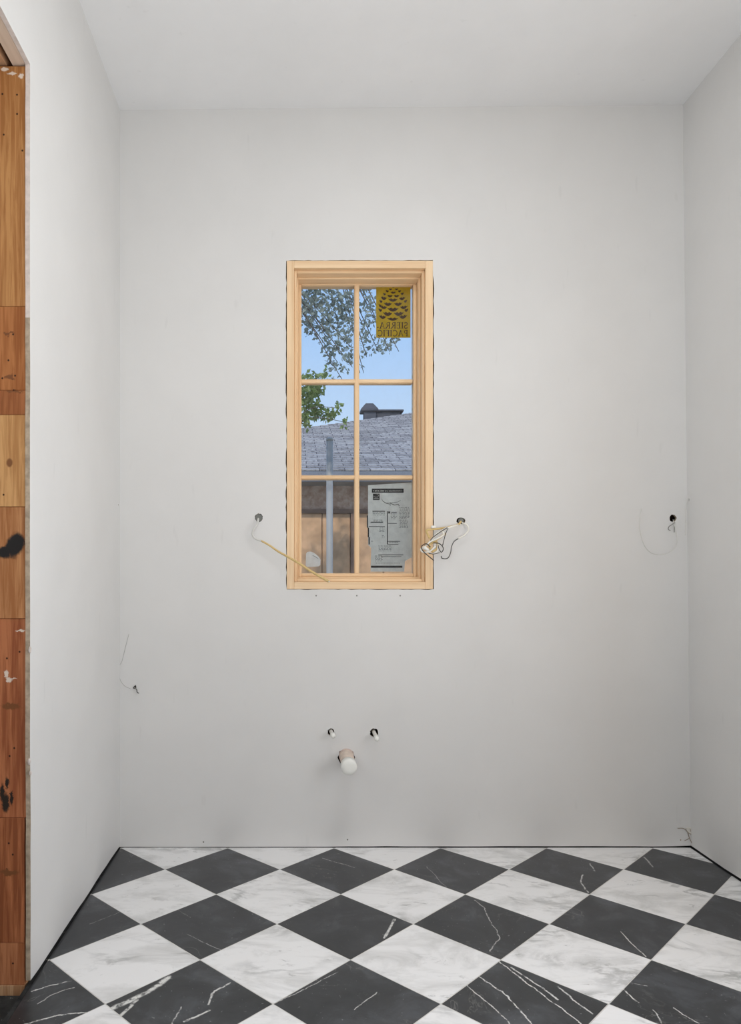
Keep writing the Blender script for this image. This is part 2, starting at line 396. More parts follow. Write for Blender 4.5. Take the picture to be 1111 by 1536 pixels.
for (px, py) in [(474, 893.5), (535, 893.5), (600, 893.5), (305, 1263), (521, 1259.5), (392, 893.5)][:5]:
    c = P(px, py); b = bmesh.new(); lathe(b, [(0, .0032), (.0006, .0030), (.001, .0014)], c+Vector((0, .0003, 0)), (0, -1, 0), 10); fin(b, 'drywall_screw', flat('screw_grey', (120, 116, 110), .5), wall_back)

# ---- left wall with the doorway
YD0 = .92; ZH = 2.472
left = [(YR, .006), (YD0, .006), (YD0, ZH)] + [(YD0+(YJ-YD0)*i/12, ZH+random.uniform(-.001, .001)) for i in range(1, 12)] + [(YJ, ZH)]
for i in range(1, 40):
    z = ZH*(1-i/40); left.append((YJ+random.uniform(-.0012, .0016)+(.004 if z < .6 else 0), z))
left += [(YJ+.004, .012)] + [(YJ+(YB-YJ)*i/14, .0095+random.uniform(-.0015, .0015)) for i in range(1, 14)] + [(YB, .006), (YB, ZC0+.01), (YR, ZC0+.01)]
def lsm(li, p, q):
    if p[0] > YB-.01 or p[0] < YR+.01: return 0
    m = (p[1]+q[1])/2
    return 2 if m > 1.80 else 1
wl = slab('wall_left', [left, [(2.915+.0035*math.cos(i), 1.39+.0035*math.sin(i)) for i in range(6)]], lambda a, b: Vector((XL, a, b)), (-.0127, 0, 0), [MAT['paint'], MAT['gyp'], MAT['gyp_white']], None, lsm)
tag(wl, 'white primed side wall beside the timber door frame', kind='structure')
XW = -.868                                                   # hall side of the left wall
box('backing', (XW, YJ+.09, -.3), (XL-.05, YB+.05, 3.2), MAT['cavity'], wl)
box('backing', (XW, YR, -.3), (XL-.05, YD0-.09, 3.2), MAT['cavity'], wl)
box('backing', (XW, YD0-.1, ZH+.16), (XL-.014, YJ+.1, 3.2), MAT['cavity'], wl)
# plaster blobs on the raw edge
for px, py, r in ((44.5, 975, 3.2), (43.5, 1142, 3.4), (45.5, 1160, 2.4)):
    b = bmesh.new(); bmesh.ops.create_icosphere(b, subdivisions=2, radius=r*YJ/F)
    for v in b.verts: v.co = Vector((v.co.x*.8, v.co.y*.5, v.co.z*1.6))*random.uniform(.8, 1.15)
    bmesh.ops.translate(b, vec=P(px, py, YJ), verts=b.verts); fin(b, 'plaster_blob', MAT['gyp_white'], wl, True)

# ---- doorway frame
door = empty('door_1', (XL-.08, YJ, 0), 'unfinished timber frame of the pocket doorway', kind='structure')
cuts = [98, 459, 585, 622, 760, 928, 1228, 1416, 1480, 1496]
zs = [P(0, y, YJ).z for y in cuts]
for i in range(9):
    dy = random.uniform(-.0012, .0012) + (.004 if i > 4 else 0)
    x1 = XL-.0135 - (.004 if i >= 6 else .0)
    box('timber_block', (XW, YJ+.002+dy, zs[i+1]+.0005), (x1, YJ+.088, zs[i]-.0003), MAT['jamb%d' % i], door, .0008)
box('timber_post', (XW, YD0-.088, -.03), (XL-.0135, YD0-.002, ZH), MAT['jamb1'], door, .0008)
box('header_board', (XL-.050, YD0-.088, ZH+.002), (XL-.0135, YJ+.088, ZH+.15), MAT['pine_pale'], door, .0008)
box('header_board', (XW, YD0-.088, ZH+.004), (XL-.067, YJ+.088, ZH+.15), make_wood('header_timber', (176, 132, 96), (206, 166, 132), (70, 3, 70), .8), door, .0008)
box('door_track', (XL-.067, YD0-.08, ZH+.07), (XL-.050, YJ+.08, ZH+.14), flat('track_dark', (30, 28, 26), .6), door)

# ---- right wall, ceiling, rear wall
rect2 = lambda a, b, c, d: [(a, c), (b, c), (b, d), (a, d)]
def rw(a, b): return Vector((XR0+(XR1-XR0)*b/ZC1, a, b))
rb = [(YB, .0075)] + [(YB-(YB-YR)*i/40, .0075+random.uniform(-.002, .002)) for i in range(1, 40)] + [(YR, .008)]
wr = slab('wall_right', [rb+[(YR, ZC1+.02), (YB, ZC1+.02)], rect2(.5, 1.8, .5, 2.1), [(2.930+.005*math.cos(i)*(1+.3*(i % 2)), 1.412+.006*math.sin(i)) for i in range(6)]], rw, (.0127, 0, 0), [MAT['paint'], MAT['gyp']], None)
tag(wr, 'white primed side wall opposite the timber door frame', kind='structure')
slab('backing', [rect2(YR-.2, YB+.2, -.3, 3.3), rect2(.5, 1.8, .5, 2.1)], lambda a, b: Vector((XR0+.05, a, b)), (.15, 0, 0), MAT['cavity'], wr)
w2 = empty('added_window', (XR0+.1, 1.15, .5), 'added pine window out of view in the side wall, for fill light', kind='structure')  # unseen window and its opening, added to let the side fill in
for lo, hi in (((XR0-.035, .48, .48), (XR0+.2, .54, 2.12)), ((XR0-.035, 1.76, .48), (XR0+.2, 1.82, 2.12)), ((XR0-.035, .54, 2.06), (XR0+.2, 1.76, 2.12)), ((XR0-.02, .54, .48), (XR0+.2, 1.76, .54)), ((XR0+.09, 1.135, .54), (XR0+.13, 1.165, 2.06))):
    box('frame_bar', lo, hi, MAT['pine_v'], w2, .002)
bm = bmesh.new(); v = [bm.verts.new(c) for c in ((XL-.02, YR-.1, ZC0), (XR1+.03, YR-.1, ZC1), (XR1+.03, YB+.02, ZC1), (XL-.02, YB+.02, ZC0))]
f = bm.faces.new(v); ex = bmesh.ops.extrude_face_region(bm, geom=[f])
bmesh.ops.translate(bm, vec=(0, 0, .25), verts=[g for g in ex['geom'] if isinstance(g, bmesh.types.BMVert)])
tag(fin(bm, 'ceiling', MAT['ceil']), 'white primed ceiling', kind='structure')
box_roof = box('roof_slab', (-3.2, YR-.3, 3.28), (XR0+.5, YB+.3, 3.4), MAT['sheath']); tag(box_roof, 'roof deck above the room', kind='structure')
rearw = slab('wall_rear', [rect(XL-.2, XR0+.2, -.1, 3.2), rect(-.5, 1.4, .3, 2.8)], lambda a, b: Vector((a, YR, b)), (0, -.12, 0), MAT['paint'])  # unseen wall; its opening is assumed and added for the rear fill
box('rear_sun_block', (XL-.2, YR-.6, -.1), (XR0+.2, YR-.5, 3.3), MAT['paint'], rearw)  # unseen box closing the rear opening, added to keep the sun out
box('rear_sun_block', (XL-.2, YR-.6, 3.2), (XR0+.2, YR, 3.3), MAT['paint'], rearw)
box('rear_sun_block', (XL-.3, YR-.6, -.1), (XL-.2, YR, 3.3), MAT['paint'], rearw)
box('rear_sun_block', (XR0+.2, YR-.6, -.1), (XR0+.3, YR, 3.3), MAT['paint'], rearw)
tag(rearw, 'white primed wall out of view with a wide opening added for fill light', kind='structure')
# hall beyond the doorway
hf = box('floor_hall', (-2.4, -.4, -.09), (XL-.0005, YB, -.030), MAT['sub']); tag(hf, 'dusty black underlay in the doorway', kind='structure')
hw = slab('wall_hall', [rect(-.4, YB, -.1, 3.1)], lambda a, b: Vector((-2.3, a, b)), (-.1, 0, 0), MAT['paint']); tag(hw, 'white wall of the hall', kind='structure')
for y, nm in ((-.4, 'wall_hall_near'), (YB, 'wall_hall_far')):
    o = box(nm, (-2.4, y-.05, -.1), (XW, y+.05, 3.1), MAT['paint']); tag(o, 'white end wall of the hall', kind='structure')
o = box('ceiling_hall', (-2.4, -.45, 3.0), (XW+.02, YB+.05, 3.25), MAT['ceil']); tag(o, 'white ceiling of the hall', kind='structure')

# ---- window
win = empty('window_1', ((WX0+WX1)/2, YB, WZ0), 'narrow pine window of six panes in the end wall', kind='structure')
def frame4(name, x0, x1, z0, z1, wd, y0, y1, bev=.0012, wt=None, wb=None):
    wt = wt or wd; wb = wb or wd
    box(name, (x0, y0, z0), (x0+wd, y1, z1), MAT['pine_v'], win, bev); box(name, (x1-wd, y0, z0), (x1, y1, z1), MAT['pine_v'], win, bev)
    box(name, (x0+wd, y0, z1-wt), (x1-wd, y1, z1), MAT['pine_h'], win, bev); box(name, (x0+wd, y0, z0), (x1-wd, y1, z0+wb), MAT['pine_h'], win, bev)
YG = 3.072
frame4('jamb', WX0, WX1, WZ0, WZ1, .0300, YB-.002, YB+.175)
frame4('stop_bead', WX0+.030, WX1-.030, WZ0+.030, WZ1-.030, .0105, YB+.020, YB+.090, .002, .012, .012)
frame4('sash_liner', WX0+.0405, WX1-.0405, WZ0+.042, WZ1-.042, .0075, YB+.060, YB+.165, .0015)
SX0, SX1, SZ0, SZ1 = WX0+.048, WX1-.048, WZ0+.0495, WZ1-.0495
GX_0, GX_1, GZ_0, GZ_1 = .0310, .4985, 1.1155, 2.3320
frame4('sash_rail', SX0, SX1, SZ0, SZ1, GX_0-SX0, YG-.022, YG+.028, .003, SZ1-GZ_1 if SZ1 > GZ_1 else .006, GZ_0-SZ0)
MW = .0100; xm = (GX_0+GX_1)/2; zm = [GZ_0+(GZ_1-GZ_0)*i/3 for i in range(4)]
def muntin(lo, hi, mat):
    bm = bmesh.new(); bbox(bm, lo, hi, .0035); fin(bm, 'muntin', mat, win)
muntin((xm-MW, YG-.020, GZ_0-.002), (xm+MW, YG-.0035, GZ_1+.002), MAT['pine_v']); muntin((xm-MW, YG+.0035, GZ_0-.002), (xm+MW, YG+.02, GZ_1+.002), MAT['pine_v'])
for z in zm[1:3]:
    for a, b in ((GX_0-.002, xm-MW+.0035), (xm+MW-.0035, GX_1+.002)):
        muntin((a, YG-.020, z-.0085), (b, YG-.0035, z+.0085), MAT['pine_h']); muntin((a, YG+.0035, z-.0085), (b, YG+.02, z+.0085), MAT['pine_h'])
def make_glass():
    m = M('window_glass', .03, .5); nt = m.nt; out = nt.nodes['Material Output']
    tr = m.n('ShaderNodeBsdfTransparent'); gl = m.n('ShaderNodeBsdfGlossy'); gl.inputs['Roughness'].default_value = .02
    df = m.n('ShaderNodeBsdfDiffuse'); df.inputs[0].default_value = lin((210, 212, 214)); fr = m.n('ShaderNodeFresnel'); fr.inputs[0].default_value = 1.25
    tr.inputs[0].default_value = (.97, .98, .985, 1)
    dust = m.mr(m.noise(m.coord('World'), 14, 5, .65), .35, .8, .004, .03)
    a = m.n('ShaderNodeMixShader'); b = m.n('ShaderNodeMixShader')
    m.put(a.inputs[0], dust); m.put(a.inputs[1], tr.outputs[0]); m.put(a.inputs[2], df.outputs[0])
    m.put(b.inputs[0], fr.outputs[0]); m.put(b.inputs[1], a.outputs[0]); m.put(b.inputs[2], gl.outputs[0])
    nt.links.new(b.outputs[0], out.inputs[0]); return m.m
MAT['glass'] = make_glass()
for i in range(3):
    for a, b in ((GX_0-.003, xm), (xm, GX_1+.003)):
        box('pane', (a+.0003, YG-.003, zm[i]-(.003 if i == 0 else 0)+.0003), (b-.0003, YG+.003, zm[i+1]+(.003 if i == 2 else 0)-.0003), MAT['glass'], win)

# ================================================================== THINGS ON THE WINDOW
def film(name, rgb, trans=.5, rough=.6):
    m = M(name, rough, .2); nt = m.nt; out = nt.nodes['Material Output']
    tl = m.n('ShaderNodeBsdfTranslucent'); mx = m.n('ShaderNodeMixShader'); c = lin(rgb)
    n = m.noise(m.coord('World'), 40, 4, .6)
    col = m.ramp(n, [(.3, tuple(x*.82 for x in c[:3])+(1,)), (.7, c)])
    m.base(col); m.put(tl.inputs[0], col); mx.inputs[0].default_value = trans
    m.put(mx.inputs[1], m.b.outputs[0]); m.put(mx.inputs[2], tl.outputs[0]); nt.links.new(mx.outputs[0], out.inputs[0]); return m.m
YS = YG+.0036                                   # stickers lie on the outer face of the glass
def plate(bm, pts, y0, y1, mat=0):
    a = [bm.verts.new((x, y0, z)) for x, z in pts]; b = [bm.verts.new((x, y1, z)) for x, z in pts]
    fs = [bm.faces.new(a), bm.faces.new(b[::-1])]
    for i in range(len(pts)):
        fs.append(bm.faces.new((a[i], b[i], b[(i+1) % len(pts)], a[(i+1) % len(pts)])))
    for f in fs: f.material_index = mat
def ribbon(bm, pts, wd, y0, y1):
    pts = [Vector((p[0], p[1])) for p in pts]; L, R = [], []
    for i, p in enumerate(pts):
        t = (pts[min(i+1, len(pts)-1)]-pts[max(i-1, 0)]).normalized(); n = Vector((-t.y, t.x))*wd/2
        L.append(p+n); R.append(p-n)
    for i in range(len(pts)-1): plate(bm, [tuple(L[i]), tuple(L[i+1]), tuple(R[i+1]), tuple(R[i])], y0, y1)
# -- yellow sticker with a pine cone emblem and lettering, printed to be read from outside
a = P(564, 428.6, YS); b = P(615.6, 506.6, YS); SWd, SHt = b.x-a.x, a.z-b.z
stk = empty('window_sticker', ((a.x+b.x)/2, YS, b.z), 'yellow sticker with a brown pine cone on the top pane', 'sticker')
bm = bmesh.new(); plate(bm, [(a.x, a.z), (b.x, a.z), (b.x, b.z), (a.x, b.z)], YS, YS+.0004); fin(bm, 'sheet', film('yellow_film', (238, 208, 22), .7), stk)
ink = film('brown_ink', (74, 44, 8), .25)
def U(x, y): return (a.x+(x-235)/635*SWd, a.z-(y-165)/965*SHt)
bm = bmesh.new()
cone = [(550, 186, 46, 16), (500, 228, 32, 22), (612, 228, 34, 22), (440, 262, 32, 30), (550, 288, 52, 28), (665, 262, 32, 30), (388, 318, 26, 30), (490, 352, 52, 32), (612, 352, 52, 32),
        (716, 308, 32, 30), (375, 392, 56, 44), (545, 424, 88, 42), (715, 398, 58, 40), (322, 450, 32, 36), (450, 500, 76, 46), (642, 500, 76, 46), (776, 448, 32, 36), (372, 562, 66, 42),
        (545, 598, 104, 52), (745, 560, 72, 42), (308, 530, 30, 40), (310, 610, 38, 42), (792, 612, 38, 42), (446, 680, 88, 52), (652, 680, 92, 50), (352, 740, 68, 46), (732, 736, 74, 46), (540, 778, 104, 40)]
for cx, cy, hwid, dp in cone:
    dp *= 1.2
    n = 12; lower, upper = [], []
    skew = (cx-550)/260*.5
    for i in range(n+1):
        t = -1+2*i/n; yy = cy-dp*.25+skew*t*dp*-.5
        lower.append(U(cx+t*hwid, yy+dp*(1-t*t)*1.0)); upper.append(U(cx+t*hwid, yy+dp*(-.05+.2*math.cos(t*9))*(1-t*t)))
    for i in range(n): plate(bm, [upper[i], upper[i+1], lower[i+1], lower[i]], YS-.0003, YS+.0007)
fin(bm, 'emblem', ink, stk)
def arc(cx, cy, rx, ry, a0, a1, n=12): return [(cx+rx*math.cos(math.radians(a0+(a1-a0)*i/n)), cy+ry*math.sin(math.radians(a0+(a1-a0)*i/n))) for i in range(n+1)]
TH, TN, SE = .15, .075, .06
GLY = {'I': (.34, [([(.17, 0), (.17, 1)], TH), ([(.02, .03), (.32, .03)], SE), ([(.02, .97), (.32, .97)], SE)]),
 'E': (.66, [([(.17, 0), (.17, 1)], TH), ([(.02, .03), (.60, .03)], SE), ([(.02, .97), (.58, .97)], SE), ([(.17, .52), (.46, .52)], SE), ([(.58, 0), (.58, .22)], SE), ([(.56, 1), (.56, .8)], SE), ([(.46, .42), (.46, .62)], SE)]),
 'F': (.62, [([(.17, 0), (.17, 1)], TH), ([(.02, .03), (.32, .03)], SE), ([(.02, .97), (.58, .97)], SE), ([(.17, .52), (.46, .52)], SE), ([(.56, 1), (.56, .8)], SE)]),
 'P': (.66, [([(.17, 0), (.17, 1)], TH), ([(.02, .03), (.34, .03)], SE), ([(.02, .97), (.3, .97)], SE), ([(.2, .97)]+arc(.36, .72, .22, .25, 90, -90)+[(.2, .47)], .10)]),
 'R': (.80, [([(.17, 0), (.17, 1)], TH), ([(.02, .03), (.32, .03)], SE), ([(.02, .97), (.3, .97)], SE), ([(.2, .97)]+arc(.36, .74, .22, .23, 90, -90)+[(.2, .51)], .10), ([(.36, .5), (.70, .02), (.8, .02)], .13)]),
 'A': (.86, [([(.10, 0), (.42, 1)], TN), ([(.42, 1), (.74, 0)], TH), ([(.24, .36), (.60, .36)], SE), ([(.0, .03), (.24, .03)], SE), ([(.58, .03), (.88, .03)], SE)]),
 'C': (.80, [(arc(.46, .5, .38, .48, 55, 305, 16), .12), ([(.70, .98), (.70, .74)], SE), ([(.70, .02), (.70, .24)], SE)]),
 'S': (.62, [(arc(.30, .73, .21, .24, 30, 250, 10)+arc(.31, .26, .23, .25, 80, -150, 10), .12), ([(.50, .98), (.50, .78)], SE), ([(.07, .02), (.07, .24)], SE)])}
def lettering(text, x0, x1, ytop, ybot, parent):
    wid = sum(GLY[c][0]+.08 for c in text)-.08; bm = bmesh.new(); u = 0
    for c in text:
        for pts, wd in GLY[c][1]:
            k = (ybot-ytop); q = [U(x1-(u+p[0])/wid*(x1-x0), ybot-p[1]*k) for p in pts]     # read from outside: runs right to left
            ribbon(bm, q, wd*k/965*SHt, YS-.0003, YS+.0007)
        u += GLY[c][0]+.08
    fin(bm, 'lettering', ink, parent)
lettering('SIERRA', 296, 818, 842, 958, stk); lettering('PACIFIC', 262, 822, 988, 1102, stk)
bm = bmesh.new(); plate(bm, [U(255, 930), U(278, 930), U(278, 950), U(255, 950)], YS-.0003, YS+.0007); fin(bm, 'trademark_dot', ink, stk)

# -- performance label sheet on the bottom pane
def Z2(x, y): p = P(410+x/4.273, 630+y/4.273, YS); return (p.x, p.z)
sh = empty('paper_label', (.44, YS, 1.12), 'large grey printed paper label on the bottom pane', 'label')
bm = bmesh.new(); plate(bm, [Z2(*q) for q in ((606, 418), (886, 400), (886, 880), (842, 905), (838, 972), (622, 972), (626, 820), (606, 800))], YS, YS+.0004)
fin(bm, 'sheet', film('grey_paper', (244, 243, 236), .6), sh)
bk = flat('black_print', (26, 26, 26), .7, .1, .05); gy = flat('grey_print', (86, 88, 84), .7, .1, .1)
y0, y1 = YS-.0003, YS+.0008
def bars(name, rows, mat):
    bm = bmesh.new()
    for x0, z0, x1, z1 in rows: plate(bm, [Z2(x0, z0), Z2(x1, z0), Z2(x1, z1), Z2(x0, z1)], y0, y1)
    return fin(bm, name, mat, sh)
hb = bars('header_bar', [(630, 440, 834, 466)], bk)
tx = bmesh.new(); x = 640
while x < 822:
    wv = random.uniform(3, 7); hgt = random.choice((6, 8, 8, 9))
    p = [Z2(x, 457-hgt+2), Z2(x+wv, 457-hgt+2), Z2(x+wv, 458), Z2(x, 458)]; plate(tx, p, y0-.0003, y0+.0001); x += wv+random.choice((1.5, 1.5, 6))
fin(tx, 'header_print', flat('white_print', (190, 190, 186), .7, .1, .05), hb)
lg = bars('logo_box', [(637, 472, 680, 513)], bk); tx = bmesh.new()
ribbon(tx, [Z2(x, y) for x, y in [(642, 488), (654, 496), (668, 494), (674, 482), (664, 477)]], .0012, y0-.0003, y0+.0001); ribbon(tx, [Z2(643, 503), Z2(674, 503)], .0016, y0-.0003, y0+.0001)
fin(tx, 'logo_print', bpy.data.materials['white_print'], lg)
tx = bmesh.new()
ribbon(tx, [tuple(Vector(Z2(*q))) for q in [(693, 505), (698, 516), (708, 526), (722, 532), (745, 530), (770, 529), (795, 526), (815, 515)]], .0016, y0, y1)
ribbon(tx, [Z2(*q) for q in [(700, 520), (722, 534), (748, 540), (748, 550)]], .0028, y0, y1); ribbon(tx, [Z2(*q) for q in [(745, 532), (775, 545), (800, 540), (806, 552)]], .0034, y0, y1)
fin(tx, 'swoosh_drawing', gy, sh)
rows = [(598, 612, 606, 690), (604, 690, 612, 750), (609, 750, 617, 798), (727, 585, 733, 798), (610, 681, 714, 685), (622, 653, 702, 658), (735, 661, 790, 665), (733, 776, 812, 780), (735, 796, 800, 799),
        (672, 862, 832, 866), (690, 874, 820, 877), (625, 934, 826, 947), (735, 586, 748, 599), (755, 590, 790, 594), (634, 582, 715, 588)]
bars('rule_lines', rows, bk)
tr = []
for cx0, cx1, ys, ye in ((634, 720, 592, 612), (750, 790, 600, 640), (805, 872, 560, 626), (806, 862, 640, 690), (676, 712, 690, 716), (690, 716, 740, 752), (672, 756, 806, 846), (650, 700, 870, 908), (640, 700, 640, 650),
                         (800, 860, 628, 634), (620, 645, 776, 782), (740, 800, 782, 790), (650, 810, 916, 922)):
    y = ys
    while y < ye:
        x = cx0+random.uniform(0, 6)
        while x < cx1-4:
            wv = random.uniform(5, 16); tr.append((x, y, min(x+wv, cx1), y+2.6)); x += wv+random.uniform(2.5, 7)
        y += 8
bars('small_print', tr, gy)['kind'] = 'stuff'
# -- small white sticker
c0 = Z2(255, 942); ss = empty('small_sticker', (c0[0], YS, c0[1]), 'small blank white sticker with a cut corner on the bottom pane', 'sticker')
bm = bmesh.new(); plate(bm, [Z2(*q) for q in ((209, 856), (216, 846), (236, 843), (262, 852), (290, 876), (302, 894), (300, 930), (290, 938), (246, 942), (214, 940), (206, 930))], YS, YS+.0004)
fin(bm, 'sheet', film('white_film', (246, 244, 240), .25), ss)
bm = bmesh.new(); ribbon(bm, [Z2(*q) for q in [(250, 868), (268, 876), (286, 888)]], .0016, YS-.0003, YS+.0007); fin(bm, 'fold_mark', gy, ss)

# ================================================================== WIRES AND PIPES
cream = flat('cream_cable_sheath', (214, 186, 128), .45, .3, .1, 60); white_pl = flat('white_wire', (238, 235, 226), .5, .3, .06, 60)
black_pl = flat('dark_wire', (72, 70, 66), .5, .3, .1, 60); wallwhite = flat('painted_wire', (214, 213, 208), .6, .3, .05, 60); copper = flat('copper_end', (168, 104, 60), .4, .5)
def Z8(x, y, d=0): return P(360+x/7.936, 750+y/7.936, YB-d)
t = empty('electrical_cable', Z8(222, 210), 'straight beige cable sagging from a hole across the window corner', 'cable')
tube_obj('wire_loop', [Z8(222, 215, -.05), Z8(216, 222, -.006), Z8(206, 285, .02), Z8(165, 345, .026), Z8(146, 405, .028), Z8(178, 458, .03), Z8(255, 487, .032)], .0040, wallwhite, t)
tube_obj('sheath', [Z8(246, 482, .032), Z8(350, 540, .035), Z8(450, 610, .040), Z8(560, 672, .046), Z8(700, 752, .052), Z8(850, 852, .056), Z8(1052, 968, .060)], .0036, cream, t, 10, r2=.0052)
tube_obj('wire_end', [Z8(1040, 962, .060), Z8(1066, 974, .0604)], .0022, white_pl, t)

def Z7(x, y, d=0): return P(600+x/7.936, 740+y/7.936, YB-d)
t = empty('electrical_cable', Z7(725, 325), 'tangled bundle of cream, white and dark wires beside the window', 'cable')
tube_obj('sheath', [Z7(726, 330, -.05), Z7(720, 338, -.004), Z7(690, 372, .014), Z7(600, 398, .024), Z7(470, 420, .034), Z7(345, 432, .040), Z7(312, 448, .043), Z7(335, 500, .044), Z7(350, 535, .046)], .0044, cream, t)
tube_obj('sheath', [Z7(540, 478, .040), Z7(480, 520, .045), Z7(400, 575, .05), Z7(350, 620, .052), Z7(385, 690, .05), Z7(440, 650, .048), Z7(440, 590, .046), Z7(385, 585, .046)], .0048, cream, t)
tube_obj('white_wire', [Z7(735, 335, -.05), Z7(735, 350, -.002), Z7(790, 372, .014), Z7(815, 430, .02), Z7(772, 492, .022), Z7(690, 540, .022)], .0032, white_pl, t)
tube_obj('dark_wire', [Z7(692, 539, .022), Z7(640, 575, .022), Z7(610, 640, .022), Z7(600, 705, .02), Z7(565, 772, .02), Z7(500, 774, .02), Z7(488, 745, .02)], .0018, black_pl, t)
tube_obj('white_wire', [Z7(690, 376, .016), Z7(560, 415, .04), Z7(440, 480, .052), Z7(350, 580, .058), Z7(290, 640, .06), Z7(245, 665, .06), Z7(275, 700, .058), Z7(350, 690, .056), Z7(420, 630, .055)], .0036, white_pl, t)
tube_obj('white_wire', [Z7(560, 405, .05), Z7(500, 445, .055), Z7(520, 490, .057), Z7(440, 540, .058), Z7(360, 575, .06), Z7(310, 620, .06)], .0034, white_pl, t)
tube_obj('white_wire', [Z7(450, 600, .058), Z7(440, 690, .055), Z7(390, 720, .054), Z7(340, 700, .056)], .0024, white_pl, t)
tube_obj('dark_wire', [Z7(570, 415, .056), Z7(545, 470, .058), Z7(525, 540, .056), Z7(505, 620, .05)], .0016, black_pl, t)
tube_obj('dark_wire', [Z7(560, 408, .058), Z7(470, 465, .06), Z7(395, 520, .062), Z7(360, 560, .062)], .0016, black_pl, t)
tube_obj('dark_wire', [Z7(395, 588, .060), Z7(470, 600, .060), Z7(514, 655, .058), Z7(490, 702, .058), Z7(462, 660, .058), Z7(448, 612, .058)], .0018, black_pl, t)
tube_obj('dark_wire', [Z7(360, 640, .062), Z7(310, 600, .064), Z7(252, 635, .064), Z7(275, 690, .062), Z7(340, 750, .058), Z7(400, 798, .054)], .0019, black_pl, t)
tube_obj('dark_wire', [Z7(340, 715, .058), Z7(400, 722, .056), Z7(470, 705, .054)], .0016, black_pl, t)
b = bmesh.new(); lathe(b, [(0, .004), (.004, .0075), (.020, .0065), (.027, .0050), (.029, .0026)], Z7(268, 640, .066), (.6, -.25, -.35), 12); fin(b, 'wire_connector', white_pl, t)
box('cable_clamp', Z7(368, 415, .040)+Vector((0, -.006, 0)), Z7(422, 385, .040)+Vector((0, .006, 0)), white_pl, t, .001)

def Z3(x, y, d=0): return P(930+x/7.4, 720+y/7.4, YB-d)
t = empty('electrical_cable', Z3(585, 425), 'thin pale wire hanging in a big loop from a round hole', 'cable')
tube_obj('wire_loop', [Z3(585, 435, -.05), Z3(588, 450, -.004), Z3(612, 540, .02), Z3(628, 640, .03), Z3(620, 730, .035), Z3(530, 808, .04), Z3(430, 830, .042), Z3(330, 800, .042), Z3(260, 710, .042), Z3(220, 560, .04), Z3(218, 430, .036), Z3(235, 320, .03)], .0015, wallwhite, t)
tube_obj('wire_tail', [Z3(602, 430, -.04), Z3(603, 465, -.001), Z3(575, 493, .008), Z3(540, 518, .010), Z3(534, 548, .010), Z3(556, 561, .010)], .0016, flat('grey_wire', (150, 148, 142), .5), t)
tube_obj('wire_tail', [Z3(605, 440, -.04), Z3(604, 470, -.001), Z3(600, 535, .008), Z3(598, 580, .010)], .0016, bpy.data.materials['grey_wire'], t)
for c, rr, d0 in ((Z8(222, 210), .0155, .004), (Z7(725, 325), .0115, .003)):
    bm = bmesh.new(); lathe(bm, [(d0, rr), (d0+.001, rr-.003), (d0+.012, rr-.004), (d0+.014, .002)], c, (0, 1, 0), 18)
    fin(bm, 'wall_sleeve', flat('grey_sleeve', (122, 124, 120), .7), wall_back)
# right side wall wire
def rwp(py, y, d): z = H-(py-PY)*y/F; return Vector((XR0+(XR1-XR0)*z/ZC1-d, y, z))
t = empty('electrical_wire', rwp(749, 2.93, 0), 'short pale wire dangling from a small hole in the side wall', 'wire')
tube_obj('wire', [rwp(749.5, 2.93, -.03), rwp(750, 2.93, .002), rwp(757, 2.925, .012), rwp(770, 2.92, .018), rwp(785, 2.915, .022), rwp(803, 2.91, .026)], .0014, wallwhite, t)
# low left stub
def Z4(x, y, d=0): return P(130+x/4.264, 720+y/4.264, YB-d)
t = empty('electrical_wire', Z4(312, 1330), 'tiny curled dark wire end low on the wall', 'wire')
tube_obj('wire', [Z4(312, 1328, -.03), Z4(313, 1315, .001), Z4(298, 1330, .006), Z4(318, 1338, .008), Z4(322, 1356, .008), Z4(334, 1364, .006)], .0017, black_pl, t)
tube_obj('thread', [Z4(270, 985, .001), Z4(245, 1080, .001), Z4(225, 1160, .001), Z4(208, 1195, .001), Z4(212, 1270, .001), Z4(240, 1315, .001), Z4(282, 1336, .001)], .0006, bpy.data.materials['grey_wire'], t)

# water stubs and drain
pvc = flat('white_pvc', (232, 232, 226), .35, .45, .03, 20); pipe_tan = flat('tan_pipe', (212, 196, 182), .5, .3, .1, 50); capw = flat('white_cap', (240, 240, 234), .35, .4, .02)
def stub(px, py, qx, qy, out, label):
    a = P(px, py); b = P(qx, qy, YB-out); t = empty('water_supply_stub', a, label, 'pipe', 'water stubs under the window')
    ax = (b-a).normalized(); L = (b-a).length
    bm = bmesh.new(); lathe(bm, [(-.06, .0075), (L-.012, .0075)], a, ax, 16); fin(bm, 'pipe', flat('stub_grey_white', (206, 203, 196), .5), t)
    bm = bmesh.new(); lathe(bm, [(L-.024, .0078), (L-.023, .0098), (L-.003, .0096), (L, .0075), (L+.001, .002)], a, ax, 16); fin(bm, 'cap', capw, t)
stub(496.5, 1097.5, 500, 1104.5, .055, 'capped water stub in the narrow hole, nearer the timber door frame')
stub(561, 1099, 565.5, 1109.5, .060, 'capped water stub in the wide hole, farther from the timber door frame')
a = P(519.5, 1134); b = P(523.5, 1151.5, YB-.135); ax = (b-a).normalized(); L = (b-a).length
t = empty('drain_pipe', a, 'white capped waste pipe projecting from the wall under the window', 'pipe')
bm = bmesh.new(); lathe(bm, [(-.07, .0285), (L-.03, .0285)], a, ax, 32); fin(bm, 'pipe', pipe_tan, t)
bm = bmesh.new(); lathe(bm, [(L-.034, .0288), (L-.034, .0312), (L-.004, .0312), (L, .0285), (L-.0005, .012)], a, ax, 32); fin(bm, 'cap', capw, t)
bm = bmesh.new(); lathe(bm, [(-.02, .0290), (-.02, .0305), (.006, .0305), (.008, .0295)], a, ax, 32); fin(bm, 'sleeve', flat('pink_sleeve', (208, 186, 176), .6), t)

